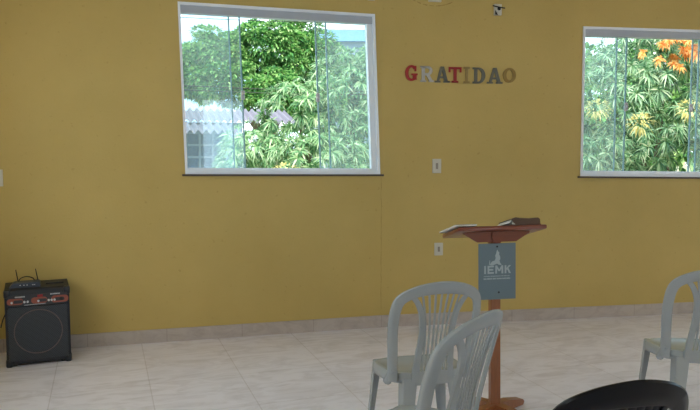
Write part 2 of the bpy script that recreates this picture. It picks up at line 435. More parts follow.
# ------------------------------------------------------------------ plates and fittings on the wall
def plate(px, py, w, h, fn, M4, name, label, cat, socket):
    u, z = fn(px, py)
    t = bpy.data.objects.new(name, None); C.objects.link(t); t.matrix_world = M4 @ Matrix.Translation((u, 0, z)); tag(t, label, cat)
    bm = bmesh.new(); box(bm, (0, -.005, 0), (w, .01, h), bev=.003); obj('face_plate', bm, M['plate'], t, smooth=True)
    if socket == 'switch':
        bm = bmesh.new(); box(bm, (0, -.012, 0), (w*.26, .008, h*.42), bev=.002); obj('rocker', bm, M['plate_in'], t)
    elif socket == 'socket':
        bm = bmesh.new(); box(bm, (0, -.011, 0), (w*.26, .006, h*.4), bev=.002); obj('socket_insert', bm, M['plate_in'], t)
        bm = bmesh.new()
        for k in (-1, 0, 1): disc(bm, (0, k*.012), .003, -.0145, -.012, 10)
        obj('pin_holes', bm, M['cable'], t)
    return t
plate(436.6, 166, .082, .128, B, MB, 'light_switch', 'white light switch plate, upper one of the two on the wall above the lectern', 'switch', 'switch')
plate(438.5, 249, .080, .115, B, MB, 'power_outlet', 'white power outlet plate low on the wall just left of the lectern sign', 'outlet', 'socket')
plate(-3.3, 178, .09, .13, A, MA, 'light_switch', 'white switch plate cut by the left edge of the view', 'switch', 'switch')
# bracket plate with a black cable end
u, z = B(497.3, 10)
t = bpy.data.objects.new('cable_outlet', None); C.objects.link(t); t.matrix_world = MB @ Matrix.Translation((u, 0, z))
tag(t, 'small white wall box with a black cable stub, above the last letters of the word', 'wall box')
bm = bmesh.new(); box(bm, (0, -.01, 0), (.072, .02, .10), bev=.006); obj('face_plate', bm, M['plate'], t, smooth=True)
bm = bmesh.new(); disc(bm, (.008, .008), .0155, -.023, -.019, 20); obj('hole', bm, M['cable'], t)
bm = bmesh.new(); tube(bm, sm([(-.055, -.03, .032), (-.02, -.03, .024), (.02, -.03, .018), (.06, -.03, .013)]), .0055); obj('cable', bm, M['cable'], t, smooth=True)
bm = bmesh.new(); prism(bm, [(-.028, -.008), (-.012, -.03), (-.004, -.048), (-.028, -.044)], -.026, -.019); obj('torn_tape', bm, M['cable'], t)
# ceiling-side lamp box cut by the upper edge
u, z = B(434.5, -2)
t = bpy.data.objects.new('wall_lamp_box', None); C.objects.link(t); t.matrix_world = MB @ Matrix.Translation((u, 0, z))
tag(t, 'white wall box with round port, cut by the top edge above the letters', 'wall box')
bm = bmesh.new(); box(bm, (0, -.012, .01), (.118, .024, .092), bev=.005); obj('face_plate', bm, M['plate'], t, smooth=True)
bm = bmesh.new(); disc(bm, (-.026, .0), .019, -.03, -.022, 20); obj('round_port', bm, M['plate_in'], t, smooth=True)
u, z = A(371, -2)
t = bpy.data.objects.new('cable_clip', None); C.objects.link(t); t.matrix_world = MA @ Matrix.Translation((u, 0, z))
tag(t, 'tiny white fitting on the wall right above the large window corner', 'fitting')
bm = bmesh.new(); box(bm, (0, -.012, .012), (.066, .024, .07), bev=.005); obj('cover', bm, M['plate'], t, smooth=True)
bm = bmesh.new(); box(bm, (.002, -.027, .0), (.03, .006, .04)); obj('opening', bm, M['plate_in'], t)
# ring-shaped smear round the lamp box
bm = bmesh.new(); random.seed(5); uc, zc = B(434, -14)
for i in range(30):
    a = math.radians(205+130*i/30); b = math.radians(205+130*(i+1)/30)
    if random.random() < .2: continue
    w = random.uniform(.002, .006); r = .215
    prism(bm, [(uc+(r+w)*math.cos(a)*1.25, zc+(r+w)*math.sin(a)*.8), (uc+(r+w)*math.cos(b)*1.25, zc+(r+w)*math.sin(b)*.8),
               (uc+(r-w)*math.cos(b)*1.25, zc+(r-w)*math.sin(b)*.8), (uc+(r-w)*math.cos(a)*1.25, zc+(r-w)*math.sin(a)*.8)], -.001, .002)
struct(obj('trim_2', bm, pbr('old_paint_ring', srgb(170, 140, 74), .8, noise=.2, nscale=40), matrix=MB))

# ------------------------------------------------------------------ plastic chairs
def back_map(x, y, z):
    """x across, z height, y thickness -> curved reclined back surface (y forward)"""
    t = max(0, (z-.40))/.48
    yy = -.18-.115*t**1.25+1.0*x*x*(1-.1*t)
    return (x, yy+y, z)
def band(bm, path, widths, th, fn=back_map, closed=False):
    """flat-ish strap following a 2-D path (x,z), rounded cross-section"""
    P = [Vector(p) for p in path]; n = len(P); rings = []
    for i, p in enumerate(P):
        t = (P[min(i+1, n-1)]-P[max(i-1, 0)]); t.normalize(); nn = Vector((-t.y, t.x))
        w = widths(i/(n-1)) if callable(widths) else widths
        sec = [(-.5, -.15), (-.42, -.5), (0, -.62), (.42, -.5), (.5, -.15), (.46, .35), (.2, .25), (-.2, .25), (-.46, .35)]
        rings.append([bm.verts.new(fn(p.x+nn.x*a*w, b*th, p.y+nn.y*a*w)) for a, b in sec])
    m = len(rings[0])
    for i in range(n-1):
        for k in range(m): bm.faces.new((rings[i][k], rings[i][(k+1) % m], rings[i+1][(k+1) % m], rings[i+1][k]))
    bm.faces.new(rings[0]); bm.faces.new(rings[-1][::-1])

def make_chair(name, label, mat, solid=False):
    root = thing(name, label, 'chair')
    # --- seat: dished shell with rolled edge and apron
    bm = bmesh.new(); N = 40; hw, hd = .210, .182
    def outline(k, sc):
        a = 2*PI*k/N; c, s = math.cos(a), math.sin(a); e = .56
        x = (abs(c)**e)*(1 if c >= 0 else -1); y = (abs(s)**e)*(1 if s >= 0 else -1)
        taper = 1+.055*y
        return x*hw*sc*taper, y*hd*sc+.012
    prof = [(0.0, .418), (.35, .419), (.7, .424), (.86, .430), (.94, .436), (1.0, .434), (1.03, .424), (1.035, .405), (1.04, .385)]
    rings = []
    for sc, z in prof[1:]:
        rings.append([bm.verts.new((*outline(k, sc), z)) for k in range(N)])
    cv = bm.verts.new((0, .012, .418))
    for k in range(N): bm.faces.new((cv, rings[0][k], rings[0][(k+1) % N]))
    for i in range(len(rings)-1):
        for k in range(N): bm.faces.new((rings[i][k], rings[i+1][k], rings[i+1][(k+1) % N], rings[i][(k+1) % N]))
    for v in bm.verts: v.co.z -= .07*v.co.y
    so = obj('seat', bm, mat, root, smooth=True)
    md = so.modifiers.new('thick', 'SOLIDIFY'); md.thickness = .004; md.offset = -1
    # --- legs: L/U channel, broad at the top, splayed
    for sx in (-1, 1):
        for sy in (-1, 1):
            bm = bmesh.new(); rings = []
            for i in range(7):
                t = i/6; z = .415*(1-t)
                w = (.072 if sy < 0 else .056)-.024*t; cx = sx*((.128 if sy < 0 else .178)+.030*t); cy = .012+sy*(.163+(.045 if sy < 0 else .022)*t)
                o = .006
                # rounded angle section: outer corner at (cx+sx*o, cy+sy*o)
                ox, oy = cx+sx*.022, cy+sy*.022
                pts = [(ox-sx*w, oy-sy*.0), (ox-sx*.018, oy-sy*.0), (ox-sx*.005, oy-sy*.005), (ox, oy-sy*.018), (ox, oy-sy*w),
                       (ox-sx*.006, oy-sy*w), (ox-sx*.007, oy-sy*.022), (ox-sx*.022, oy-sy*.007), (ox-sx*w, oy-sy*.006)]
                rings.append([bm.verts.new((x, y, z)) for x, y in pts])
            m = len(rings[0])
            for i in range(6):
                for k in range(m): bm.faces.new((rings[i][k], rings[i][(k+1) % m], rings[i+1][(k+1) % m], rings[i+1][k]))
            bm.faces.new(rings[0]); bm.faces.new(rings[-1][::-1])
            obj('leg', bm, mat, root, smooth=True)
    # --- back frame: tall arch from seat side to seat side
    top = .885
    half = [(.198, .405), (.200, .47), (.205, .55), (.212, .64), (.214, .72), (.205, .80), (.178, .842), (.120, .872), (.058, .886), (0, .890)]
    path = sm([(-x, z) for x, z in half] + [(x, z) for x, z in half[::-1][1:]], 5)
    def wf(t):
        s = abs(t-.5)*2
        base = .048-.003*s if not solid else .078-.03*s
        return base + (.016*math.exp(-((s-.0)/.35)**2))
    bm = bmesh.new(); band(bm, path, wf, .020)
    obj('back_frame', bm, mat, root, smooth=True)
    # foot of each stile wrapping onto the seat side
    for s in (-1, 1):
        bm = bmesh.new()
        p = [Vector(back_map(s*.198, 0, .47)), Vector((s*.203, -.130, .436)), Vector((s*.207, -.110, .410)), Vector((s*.208, -.095, .392))]
        q = sm(p, 5); tube(bm, q, [.018+.004*i/(len(q)-1) for i in range(len(q))], 8)
        obj('stile_foot', bm, mat, root, smooth=True)
    # --- hourglass borders
    for s in (-1, 1):
        pth = sm([(s*.142, .850), (s*.112, .812), (s*.088, .755), (s*.079, .690), (s*.078, .620), (s*.084, .54), (s*.090, .46), (s*.092, .400)], 6)
        bm = bmesh.new(); band(bm, pth, lambda t: .025+.013*t, .014)
        obj('back_rib', bm, mat, root, smooth=True)
    # --- slats
    ns = 7
    for i in range(ns):
        f = (i+1)/(ns+1)*2-1
        pth = sm([(f*.128, .862), (f*.106, .790), (f*.088, .70), (f*.078, .60), (f*.076, .52), (f*.077, .44)], 5)
        bm = bmesh.new(); band(bm, pth, .0108 if not solid else .034, .006)
        obj('slat', bm, mat, root, smooth=True)
    # --- lower panel
    bm = bmesh.new(); nx = 8
    g = []
    for j, (z, hwid) in enumerate([(.385, .090), (.42, .088), (.452, .085)]):
        g.append([[bm.verts.new(back_map(hwid*(2*i/nx-1), yy, z+(.008*(1-(2*i/nx-1)**2) if j == 2 else 0))) for i in range(nx+1)] for yy in (-.006, .006)])
    for j in range(2):
        for i in range(nx):
            for k in (0, 1): bm.faces.new((g[j][k][i], g[j][k][i+1], g[j+1][k][i+1], g[j+1][k][i]))
    for i in range(nx):
        for j in (0, 2): bm.faces.new((g[j][0][i], g[j][0][i+1], g[j][1][i+1], g[j][1][i]))
    for j in range(2):
        for i in (0, nx): bm.faces.new((g[j][0][i], g[j+1][0][i], g[j+1][1][i], g[j][1][i]))
    obj('back_panel', bm, mat, root)
    return root
def copy_thing(root, label):
    r = root.copy(); C.objects.link(r); r['label'] = label
    for ch in list(root.children):
        c = ch.copy(); C.objects.link(c); c.parent = r
    return r
GC = 'armless grey plastic chairs in front of the stage area'
ch1 = make_chair('plastic_chair', 'grey plastic slat-back chair whose whole back shows, left of the lectern pole', M['chair'])
ch1['group'] = GC
ch2 = copy_thing(ch1, 'grey plastic chair nearest the lectern pole, turned sideways and overlapping the chair behind it')
ch3 = copy_thing(ch1, 'grey plastic chair on the far right, cut by the right edge of the view')
ch4 = make_chair('plastic_chair', 'black plastic chair in the lower right corner, only its curved backrest top showing', M['black_chair'], solid=True)
def put(o, x, y, deg, k=1.05): o.scale = (k, k, k); o.location = (x, y, 0); o.rotation_euler = (0, 0, math.radians(deg))
put(ch1, .375, 3.68, 15, 1.04)
put(ch2, .262, 2.79, 51, 1.08)
put(ch3, 2.005, 4.03, -4, 1.045)
put(ch4, .765, 2.28, 13, 1.0)

# ------------------------------------------------------------------ lectern
LP = on_z(494.6, 403, .065); LY = math.radians(7); LH = .055; LEAN = math.radians(-1.0)
lec = thing('lectern', 'varnished wooden lectern with slanted top, single square post and grey sign on its front', 'lectern', (LP.x, LP.y, 0), LY)
lec.rotation_euler = (0, LEAN, LY)
bm = bmesh.new(); box(bm, (0, 0, .56), (.060, .052, .99), bev=.004); obj('post', bm, M['wood'], lec)
for i, a in enumerate((0, 90, 180, 270)):
    bm = bmesh.new(); c, s = math.cos(math.radians(a+33)), math.sin(math.radians(a+33))
    pr = [(.0, 0.0), (.25, 0.0), (.262, .018), (.25, .034), (.12, .062), (.0, .070)]
    prism(bm, pr, -.028, .028, lambda x, y, z: (c*x-s*y, s*x+c*y, z))
    obj('foot', bm, M['wood'], lec)
# support wedge under the top (a tapered plate across the front) and a side rib
bm = bmesh.new(); prism(bm, [(-.205, 1.125), (.205, 1.125), (.198, 1.105), (.118, 1.056), (-.118, 1.056), (-.198, 1.105)], -.045, -.015); obj('support_plate', bm, M['red_wood'], lec)
bm = bmesh.new(); prism(bm, [(-.026, 1.122), (.026, 1.122), (.034, 1.09), (.02, 1.052), (-.02, 1.052), (-.034, 1.09)], -.058, -.045); obj('front_block', bm, M['red_wood'], lec)
bm = bmesh.new(); box(bm, (0, .05, 1.085), (.03, .16, .05), bev=.004); obj('support_rib', bm, M['red_wood'], lec)
TILT = math.radians(-13.5)
Tm = Matrix.Translation((.008, -.13, 1.163)) @ Matrix.Rotation(TILT, 4, 'X')
bm = bmesh.new(); box(bm, (0, .19, -.0135), (.53, .38, .026), bev=.009)
obj('reading_top', bm, M['red_wood'], lec, matrix=Tm, smooth=True)
bm = bmesh.new(); box(bm, (0, .384, .010), (.48, .016, .030), bev=.004); obj('book_ledge', bm, M['red_wood'], lec, matrix=Tm)
# sign
bm = bmesh.new(); box(bm, (.003, -.040, .8245), (.228, .005, .335), bev=.002)
sg = obj('sign_board', bm, M['sign'], lec); sg.location.z = LH; sg['label'] = 'slate grey sign board with pale emblem and the letters IEMK'
def stroke_letters(bm, text, x0, z0, w, h, gap, y0, y1, t=.2):
    for ch in text:
        ww = w*(.28 if ch == 'I' else 1.25 if ch == 'M' else 1); tt = t*w
        def q(p): prism(bm, [(x0+a, z0+b) for a, b in p], y0, y1)
        def R(a, b, c, d): q([(a, c), (b, c), (b, d), (a, d)])
        if ch == 'I': R(0, tt, 0, h)
        if ch == 'E': R(0, tt, 0, h); R(0, ww, 0, tt); R(0, ww*.9, h/2-tt/2, h/2+tt/2); R(0, ww, h-tt, h)
        if ch == 'M':
            R(0, tt, 0, h); R(ww-tt, ww, 0, h)
            q([(0, h), (tt, h), (ww/2+tt/2, h*.3), (ww/2-tt/2, h*.3)]); q([(ww, h), (ww-tt, h), (ww/2-tt/2, h*.3), (ww/2+tt/2, h*.3)])
        if ch == 'K':
            R(0, tt, 0, h); q([(tt, h*.4), (tt, h*.62), (ww-tt*1.2, h), (ww, h)]); q([(tt*1.4, h*.55), (tt*2.4, h*.62), (ww, 0), (ww-tt*1.2, 0)])
        x0 += ww+gap
    return x0
bm = bmesh.new(); stroke_letters(bm, 'IEMK', -.076, .812, .038, .048, .0095, -.0445, -.042, .26); obj('sign_letters', bm, M['sign_ink'], sg)
# robed-figure emblem above the letters
bm = bmesh.new()
em = [(-.040, .868), (-.030, .884), (-.012, .890), (-.006, .905), (-.010, .918), (-.004, .930), (.000, .945), (.004, .955), (.008, .944), (.016, .938), (.014, .926),
      (.020, .914), (.022, .900), (.016, .890), (.020, .878), (.030, .862), (.010, .866), (.002, .872), (-.014, .866), (-.026, .862)]
prism(bm, em, -.0445, -.042)
prism(bm, [(-.030, .862), (-.046, .866), (-.044, .892), (-.041, .892), (-.041, .872), (-.030, .868)], -.0445, -.042)
obj('sign_emblem', bm, M['sign_ink'], sg)
bm = bmesh.new(); random.seed(11)
for (zz, hh, x0, x1) in ((.795, .0045, -.078, .082), (.778, .0085, -.080, .085)):
    x = x0
    while x < x1:
        w = random.uniform(.003, .0065)
        prism(bm, [(x, zz), (min(x+w, x1), zz), (min(x+w, x1), zz+hh*random.uniform(.75, 1)), (x, zz+hh)], -.0436, -.042); x += w+random.choice((.0014, .0014, .0014, .004))
o = obj('sign_small_print', bm, M['sign_ink'], sg)
bm = bmesh.new(); disc(bm, (.002, .973), .0055, -.046, -.042, 14); obj('screw', bm, M['screw'], sg)
bm = bmesh.new(); disc(bm, (.012, .700), .0055, -.046, -.042, 14); obj('screw', bm, M['screw'], sg)
# things lying on the top
def lec_world(p): return Matrix.Translation((LP.x, LP.y, 0)) @ Matrix.Rotation(LY, 4, 'Z') @ Matrix.Rotation(LEAN, 4, 'Y') @ Tm @ Matrix.Translation(p)
bk = bpy.data.objects.new('book', None); C.objects.link(bk); bk.scale = (1, 1, .85); bk.matrix_world = lec_world((.10, .08, .0012)) @ Matrix.Rotation(math.radians(4), 4, 'Z')
tag(bk, 'brown leather book lying open at the right end of the lectern top', 'book')
bm = bmesh.new(); prism(bm, [(-.155, .016), (-.148, .0215), (-.05, .046), (-.03, .0475), (.0, .044), (.06, .040), (.125, .042), (.135, .036), (.135, .006), (.13, .0), (-.02, 0), (-.05, .006)], -.06, .13)
# cover: thin shell over the page block
bm.free(); bm = bmesh.new()
top = [(-.045, .038), (-.02, .0455), (.01, .041), (.06, .038), (.118, .042), (.13, .034)]
prism(bm, top+[(.13, .029), (.117, .037), (.06, .033), (.01, .036), (-.02, .0405), (-.045, .033)], -.062, .13)
prism(bm, top+[(.13, .001), (-.02, .001), (-.045, .028)], -.064, -.059)
box(bm, (.045, .034, .0025), (.18, .192, .005), bev=.001); box(bm, (.129, .034, .017), (.006, .192, .034), bev=.001)
obj('cover', bm, M['book_cover'], bk, smooth=True)
bm = bmesh.new()
prism(bm, [(-.04, .005), (.125, .005), (.125, .030), (.11, .036), (.06, .0325), (.01, .0355), (-.02, .040), (-.04, .036)], -.058, .126); obj('pages', bm, M['paper'], bk)
bm = bmesh.new(); prism(bm, [(-.115, .001), (-.06, .012), (-.03, .036), (-.03, .040), (-.064, .018), (-.115, .0045)], -.055, .12); obj('turned_page', bm, M['paper'], bk, smooth=True)
bl = bpy.data.objects.new('booklet', None); C.objects.link(bl); bl.matrix_world = lec_world((-.222, .17, .0012)) @ Matrix.Rotation(math.radians(2), 4, 'Z')
tag(bl, 'thin booklet with white pages lying at the left end of the lectern top', 'booklet')
bm = bmesh.new(); box(bm, (0, 0, .006), (.13, .33, .008), bev=.001); obj('pages', bm, M['paper'], bl)
bm = bmesh.new(); box(bm, (.002, .004, .0118), (.118, .32, .0024)); obj('cover', bm, M['dark_cover'], bl)

# ------------------------------------------------------------------ amplifier with router on top
a0 = on_z(7, 368.3); a1 = on_z(71.5, 360.8)
dx = (a1-a0); AW = dx.length; ang = math.atan2(dx.y, dx.x); AH, AD = .575, .33
amp = thing('guitar_amplifier', 'black box amplifier with round speaker grille and copper-trimmed control strip on the floor', 'amplifier', ((a0.x+a1.x)/2, (a0.y+a1.y)/2, 0), ang)
bm = bmesh.new()
w = AW/2-.012
prof = [(0.004, .02), (.0, AH-.05), (.012, AH-.012), (.03, AH), (AD, AH), (AD, .02)]   # y,z side outline
vs0 = [bm.verts.new((-w-.012, y, z)) for y, z in prof]; vs1 = [bm.verts.new((w+.012, y, z)) for y, z in prof]
bm.faces.new(vs0); bm.faces.new(vs1[::-1])
for i in range(6): bm.faces.new((vs0[i], vs0[(i+1) % 6], vs1[(i+1) % 6], vs1[i]))
obj('cabinet', bm, M['amp'], amp)
bm = bmesh.new(); box(bm, (0, -.004, .245), (AW-.034, .012, .40), bev=.003); gr = obj('speaker_grille', bm, M['grille'], amp)
bm = bmesh.new(); box(bm, (0, -.004, .493), (AW-.034, .012, .082), bev=.003); cp = obj('control_panel', bm, M['amp_panel'], amp)
bm = bmesh.new(); n = 48; R0, R1, yc = .166, .160, .255
for i in range(n):
    a, b = 2*PI*i/n, 2*PI*(i+1)/n
    prism(bm, [(R0*math.cos(a), yc+R0*math.sin(a)), (R0*math.cos(b), yc+R0*math.sin(b)), (R1*math.cos(b), yc+R1*math.sin(b)), (R1*math.cos(a), yc+R1*math.sin(a))], -.0135, -.009)
obj('trim_ring', bm, M['ring'], gr)
# copper rounded badges, outline style
def rrect(cx, cz, w, h, r, n=5):
    pts = []
    for sx, sz, a0_ in ((1, 1, 0), (-1, 1, 90), (-1, -1, 180), (1, -1, 270)):
        for i in range(n+1):
            a = math.radians(a0_+90*i/n); pts.append((cx+sx*(w/2-r)+r*math.cos(a), cz+sz*(h/2-r)+r*math.sin(a)))
    return pts
for cx, w_, hh in ((-.150, .108, .046), (0.012, .108, .046), (.152, .118, .052)):
    bm = bmesh.new(); prism(bm, rrect(cx, .488, w_, hh, hh*.46), -.0125, -.009); bd = obj('copper_badge', bm, M['copper'], cp)
    bm = bmesh.new(); prism(bm, rrect(cx+(.02 if cx < .1 else -.002), .487, w_*.58, hh*.52, hh*.24), -.0145, -.012); obj('badge_recess', bm, M['amp_panel'], bd)
for kx in (-.172, -.088, -.066, .006, .076, .096, .116):
    bm = bmesh.new(); disc(bm, (kx, .484), .0075, -.026, -.0105, 14); obj('knob', bm, M['knob'], cp, smooth=True)
bm = bmesh.new(); disc(bm, (.162, .488), .014, -.017, -.0105, 18); obj('input_jack', bm, M['cable'], cp, smooth=True)
bm = bmesh.new(); box(bm, (.018, -.011, .5215), (.036, .006, .016)); obj('display', bm, M['led'], cp)
random.seed(4)
for (x0, x1, zz) in ((-.150, -.088, .517), (.088, .150, .523)):
    bm = bmesh.new(); x = x0
    while x < x1: prism(bm, [(x, zz), (x+.006, zz), (x+.006, zz+.009), (x, zz+.009)], -.0115, -.0095); x += .0085
    obj('panel_lettering', bm, M['knob'], cp)
bm = bmesh.new()
prism(bm, [(-.09, .4565), (.055, .4595), (.055, .462), (-.09, .460)], -.0115, -.0095)
obj('panel_line', bm, M['knob'], cp)
for sx in (-1, 1):
    for zz in (.03, AH-.03):
        bm = bmesh.new(); box(bm, (sx*(AW/2-.018), .016, zz), (.046, .046, .062), bev=.012); obj('corner_guard', bm, M['corner'], amp, smooth=True)
for sx in (-1, 1):
    for yy in (.04, AD-.05):
        bm = bmesh.new(); box(bm, (sx*(AW/2-.05), yy, .0105), (.04, .04, .021), bev=.004); obj('rubber_foot', bm, M['cable'], amp)
bm = bmesh.new(); box(bm, (.125, AD/2, AH+.004), (.13, .022, .012), bev=.004); obj('carry_strap', bm, M['corner'], amp, smooth=True)
bm = bmesh.new(); tube(bm, sm([(-AW/2-.03, .02, .30), (-AW/2-.015, .0, .36), (-AW/2+.004, -.006, .405), (-AW/2+.02, -.012, .45)]), .004); obj('side_cable', bm, M['cable'], amp, smooth=True)
# router
am = Matrix.Translation(amp.location) @ Matrix.Rotation(ang, 4, 'Z')
rt = bpy.data.objects.new('wifi_router', None); C.objects.link(rt); rt.matrix_world = am @ Matrix.Translation((-.075, .11, AH-.001)) @ Matrix.Rotation(math.radians(-3), 4, 'Z')
tag(rt, 'small dark blue router with two short antennas lying on the amplifier', 'router')
bm = bmesh.new(); vs = [(-.115, -.06, .002), (.105, -.06, .002), (.105, .07, .002), (-.115, .07, .002), (-.085, -.05, .036), (.095, -.05, .040), (.095, .06, .040), (-.085, .06, .036)]
hexa(bm, vs); bmesh.ops.bevel(bm, geom=bm.edges[:], offset=.005, segments=2, affect='EDGES'); obj('router_body', bm, M['router'], rt, smooth=True)
for ax, tx in ((-.055, -.070), (.082, .066)):
    bm = bmesh.new(); tube(bm, [(ax, .05, .03), ((ax+tx)/2, .055, .075), (tx, .06, .122)], [.0042, .0038, .003]); obj('antenna', bm, M['cable'], rt, smooth=True)
for k in (-.035, -.010, .012, .05, .062):
    bm = bmesh.new(); box(bm, (k, -.0575, .022), (.009, .004, .005)); obj('status_light', bm, M['knob'], rt)
bm = bmesh.new(); tube(bm, sm([(-.05, .03, .037), (-.035, .03, .060), (.005, .03, .071), (.045, .03, .058), (.058, .03, .038)]), .0038); cb = obj('coiled_lead', bm, M['cable'], rt, smooth=True)

# ------------------------------------------------------------------ outdoors
gz = -.35
bm = bmesh.new(); box(bm, (0, 45, gz-.1), (120, 76, .2)); g = obj('ground', bm, pbr('yard_ground', srgb(128, 130, 96), .9, noise=.3, nscale=1.2)); struct(g)
def leaf(verts, faces, o, d, up, L, W, droop, k=3):
    d = d.normalized(); side = d.cross(up)
    if side.length < 1e-3: side = Vector((1, 0, 0))
    side.normalize(); nrm = side.cross(d)
    pr = [(0, .06), (.3, 1), (.65, .8), (1, .03)]
    base = len(verts)
    for t, w in pr:
        c = o+d*(L*t)+Vector((0, 0, -1))*(droop*L*t*t)
        verts.append(c-side*(W*w/2)+nrm*(W*w*.18)); verts.append(c); verts.append(c+side*(W*w/2)+nrm*(W*w*.18))
    for i in range(3):
        b = base+3*i
        faces.append((b, b+1, b+4, b+3)); faces.append((b+1, b+2, b+5, b+4))
def mesh_obj(name, v, f, mat, parent):
    me = bpy.data.meshes.new(name); me.from_pydata([tuple(q) for q in v], [], f); me.materials.append(mat)
    for p in me.polygons: p.use_smooth = True
    o = bpy.data.objects.new(name, me); C.objects.link(o); o.parent = parent; return o
def rnd_unit(rg):
    while True:
        v = Vector((rg.uniform(-1, 1), rg.uniform(-1, 1), rg.uniform(-1, 1)))
        if .05 < v.length < 1: return v.normalized()
def trunk(root, base, crown_pts, r, mat):
    bm = bmesh.new()
    top = sum((Vector(p) for p in crown_pts), Vector())/len(crown_pts)
    tube(bm, sm([base, base*.6+top*.4+Vector((.15, .1, 0)), base*.25+top*.75, top], 4), [r*(1-.045*i) for i in range(13)], 8)
    obj('trunk', bm, mat, root, smooth=True)
    for p in crown_pts:
        bm = bmesh.new(); s = base*.45+top*.55; p = Vector(p)
        tube(bm, sm([s, s*.5+p*.5+Vector((0, 0, -.15)), p], 4), [r*.5*(1-.09*i) for i in range(9)], 6); obj('branch', bm, mat, root, smooth=True)
def mango(name, label, base, blobs, seed, mat, L=(.11, .175), nro=1.0, flower=None, fmat=None, W=.019):
    rg = random.Random(seed); root = thing(name, label, 'tree', base, 0, 'trees outside the windows')
    b = Vector(base); v, f, fv, ff = [], [], [], []
    for (c, r, ry, rz) in blobs:
        c = Vector(c); n = int(nro*34*(r*rz+ry*rz+r*ry)/3*4)
        for i in range(n):
            d = rnd_unit(rg)
            if d.y > .55: continue
            q = rg.uniform(.68, 1.04)
            o = c+Vector((d.x*r, d.y*ry, d.z*rz))*q - b
            ax = (d+Vector((0, -.25, .35))+rnd_unit(rg)*.35).normalized()
            isf = flower and flower(o+b, rg)
            tv, tf = (fv, ff) if isf else (v, f)
            m = rg.randint(18, 26); ph = rg.uniform(0, 6.3)
            a = ax.orthogonal().normalized(); bb = ax.cross(a)
            for k in range(m):
                an = ph+k*2.399; rad = rg.uniform(.55, 1.35)
                dd = ax*(1.25-rad*.75)+(a*math.cos(an)+bb*math.sin(an))*rad
                leaf(tv, tf, o, dd, ax, rg.uniform(*L)*(.6 if isf else 1), W*rg.uniform(.85, 1.2)*(1.1 if isf else 1), rg.uniform(.3, .85))
    mesh_obj('foliage', v, f, mat, root)
    if fv: mesh_obj('young_leaves', fv, ff, fmat, root)
    trunk(root, Vector((0, 0, 0)), [Vector(bl[0])-b+Vector((0, .1, -.1)) for bl in blobs[:4]], .12, M['bark'])
    return root
M['bark'] = pbr('grey_bark', srgb(92, 80, 66), .85, noise=.3, nscale=12)
leafA = leaf_material('mango_leaves', [(0, srgb(46, 94, 60)), (.35, srgb(96, 148, 92)), (.7, srgb(156, 192, 136)), (1, srgb(206, 220, 180))])
leafB = leaf_material('mango_leaves_cool', [(0, srgb(50, 96, 66)), (.4, srgb(104, 152, 106)), (.75, srgb(164, 198, 152)), (1, srgb(214, 226, 190))])
leafC = leaf_material('dense_leaves', [(0, srgb(46, 100, 54)), (.35, srgb(90, 150, 78)), (.7, srgb(140, 190, 108)), (1, srgb(192, 220, 146))])
leafO = leaf_material('orange_new_leaves', [(0, srgb(226, 140, 66)), (.5, srgb(244, 178, 98)), (1, srgb(250, 205, 120))])
leafY = leaf_material('yellow_new_leaves', [(0, srgb(226, 212, 138)), (.6, srgb(244, 230, 160)), (1, srgb(220, 226, 150))])

def blob(px, py, Y, rpx, rzpx, ry=None):
    c = at(px, py, Y); s = Y/F; return ((c.x, c.y, c.z), rpx*s, ry or rpx*s*.8, rzpx*s)
# mango tree right outside the first window
b = at(300, 165, 9.4); b.z = gz
tree_a = mango('mango_tree', 'mango tree with long drooping leaves in the lower right of the large left window', b,
      [blob(300, 122, 9.2, 42, 42), blob(352, 110, 9.6, 48, 62), blob(255, 165, 8.9, 42, 34), blob(320, 175, 8.6, 60, 42), blob(368, 160, 9.0, 34, 50), blob(240, 152, 9.0, 20, 24), blob(262, 138, 9.3, 22, 22)], 21, leafA, nro=3.6)
# mango tree outside the second window
b = at(670, 165, 9.6); b.z = gz
o1 = at(685, 42, 8.6); o2 = at(645, 44, 8.6); y1 = at(598, 112, 8.8); y2 = at(640, 126, 8.6); y3 = at(688, 112, 8.6)
def fl(p, rg): return (p-o1).length < .42 and p.y < 9.6 or (p-o2).length < .33 and rg.random() < .6
tree_b = mango('mango_tree', 'large mango tree filling the right window, with orange young leaves at its top', b,
      [blob(668, 80, 9.2, 60, 56), blob(610, 110, 9.0, 46, 52), blob(675, 150, 8.7, 60, 46), blob(600, 168, 8.7, 44, 36), blob(730, 110, 9.2, 50, 70), blob(640, 60, 9.6, 50, 34), blob(692, 44, 9.0, 30, 24)], 33, leafB, nro=3.4, flower=fl, fmat=leafO)
# yellow sprays
for i, (px, py, Y, par) in enumerate([(598, 108, 8.15, tree_b), (641, 122, 8.05, tree_b), (690, 108, 8.2, tree_b), (285, 172, 7.9, tree_a)]):
    c = at(px, py, Y)-par.location; rg = random.Random(i+50); v, f = [], []
    for k in range(100):
        d = rnd_unit(rg); leaf(v, f, c+Vector((d.x*.11, d.y*.05, d.z*.075)), d+Vector((0, -.2, .3)), Vector((0, 0, 1)), rg.uniform(.05, .10), .017, .5)
    o = mesh_obj('young_leaf_spray', v, f, leafY, par); o['label'] = 'pale yellow spray of young leaves'

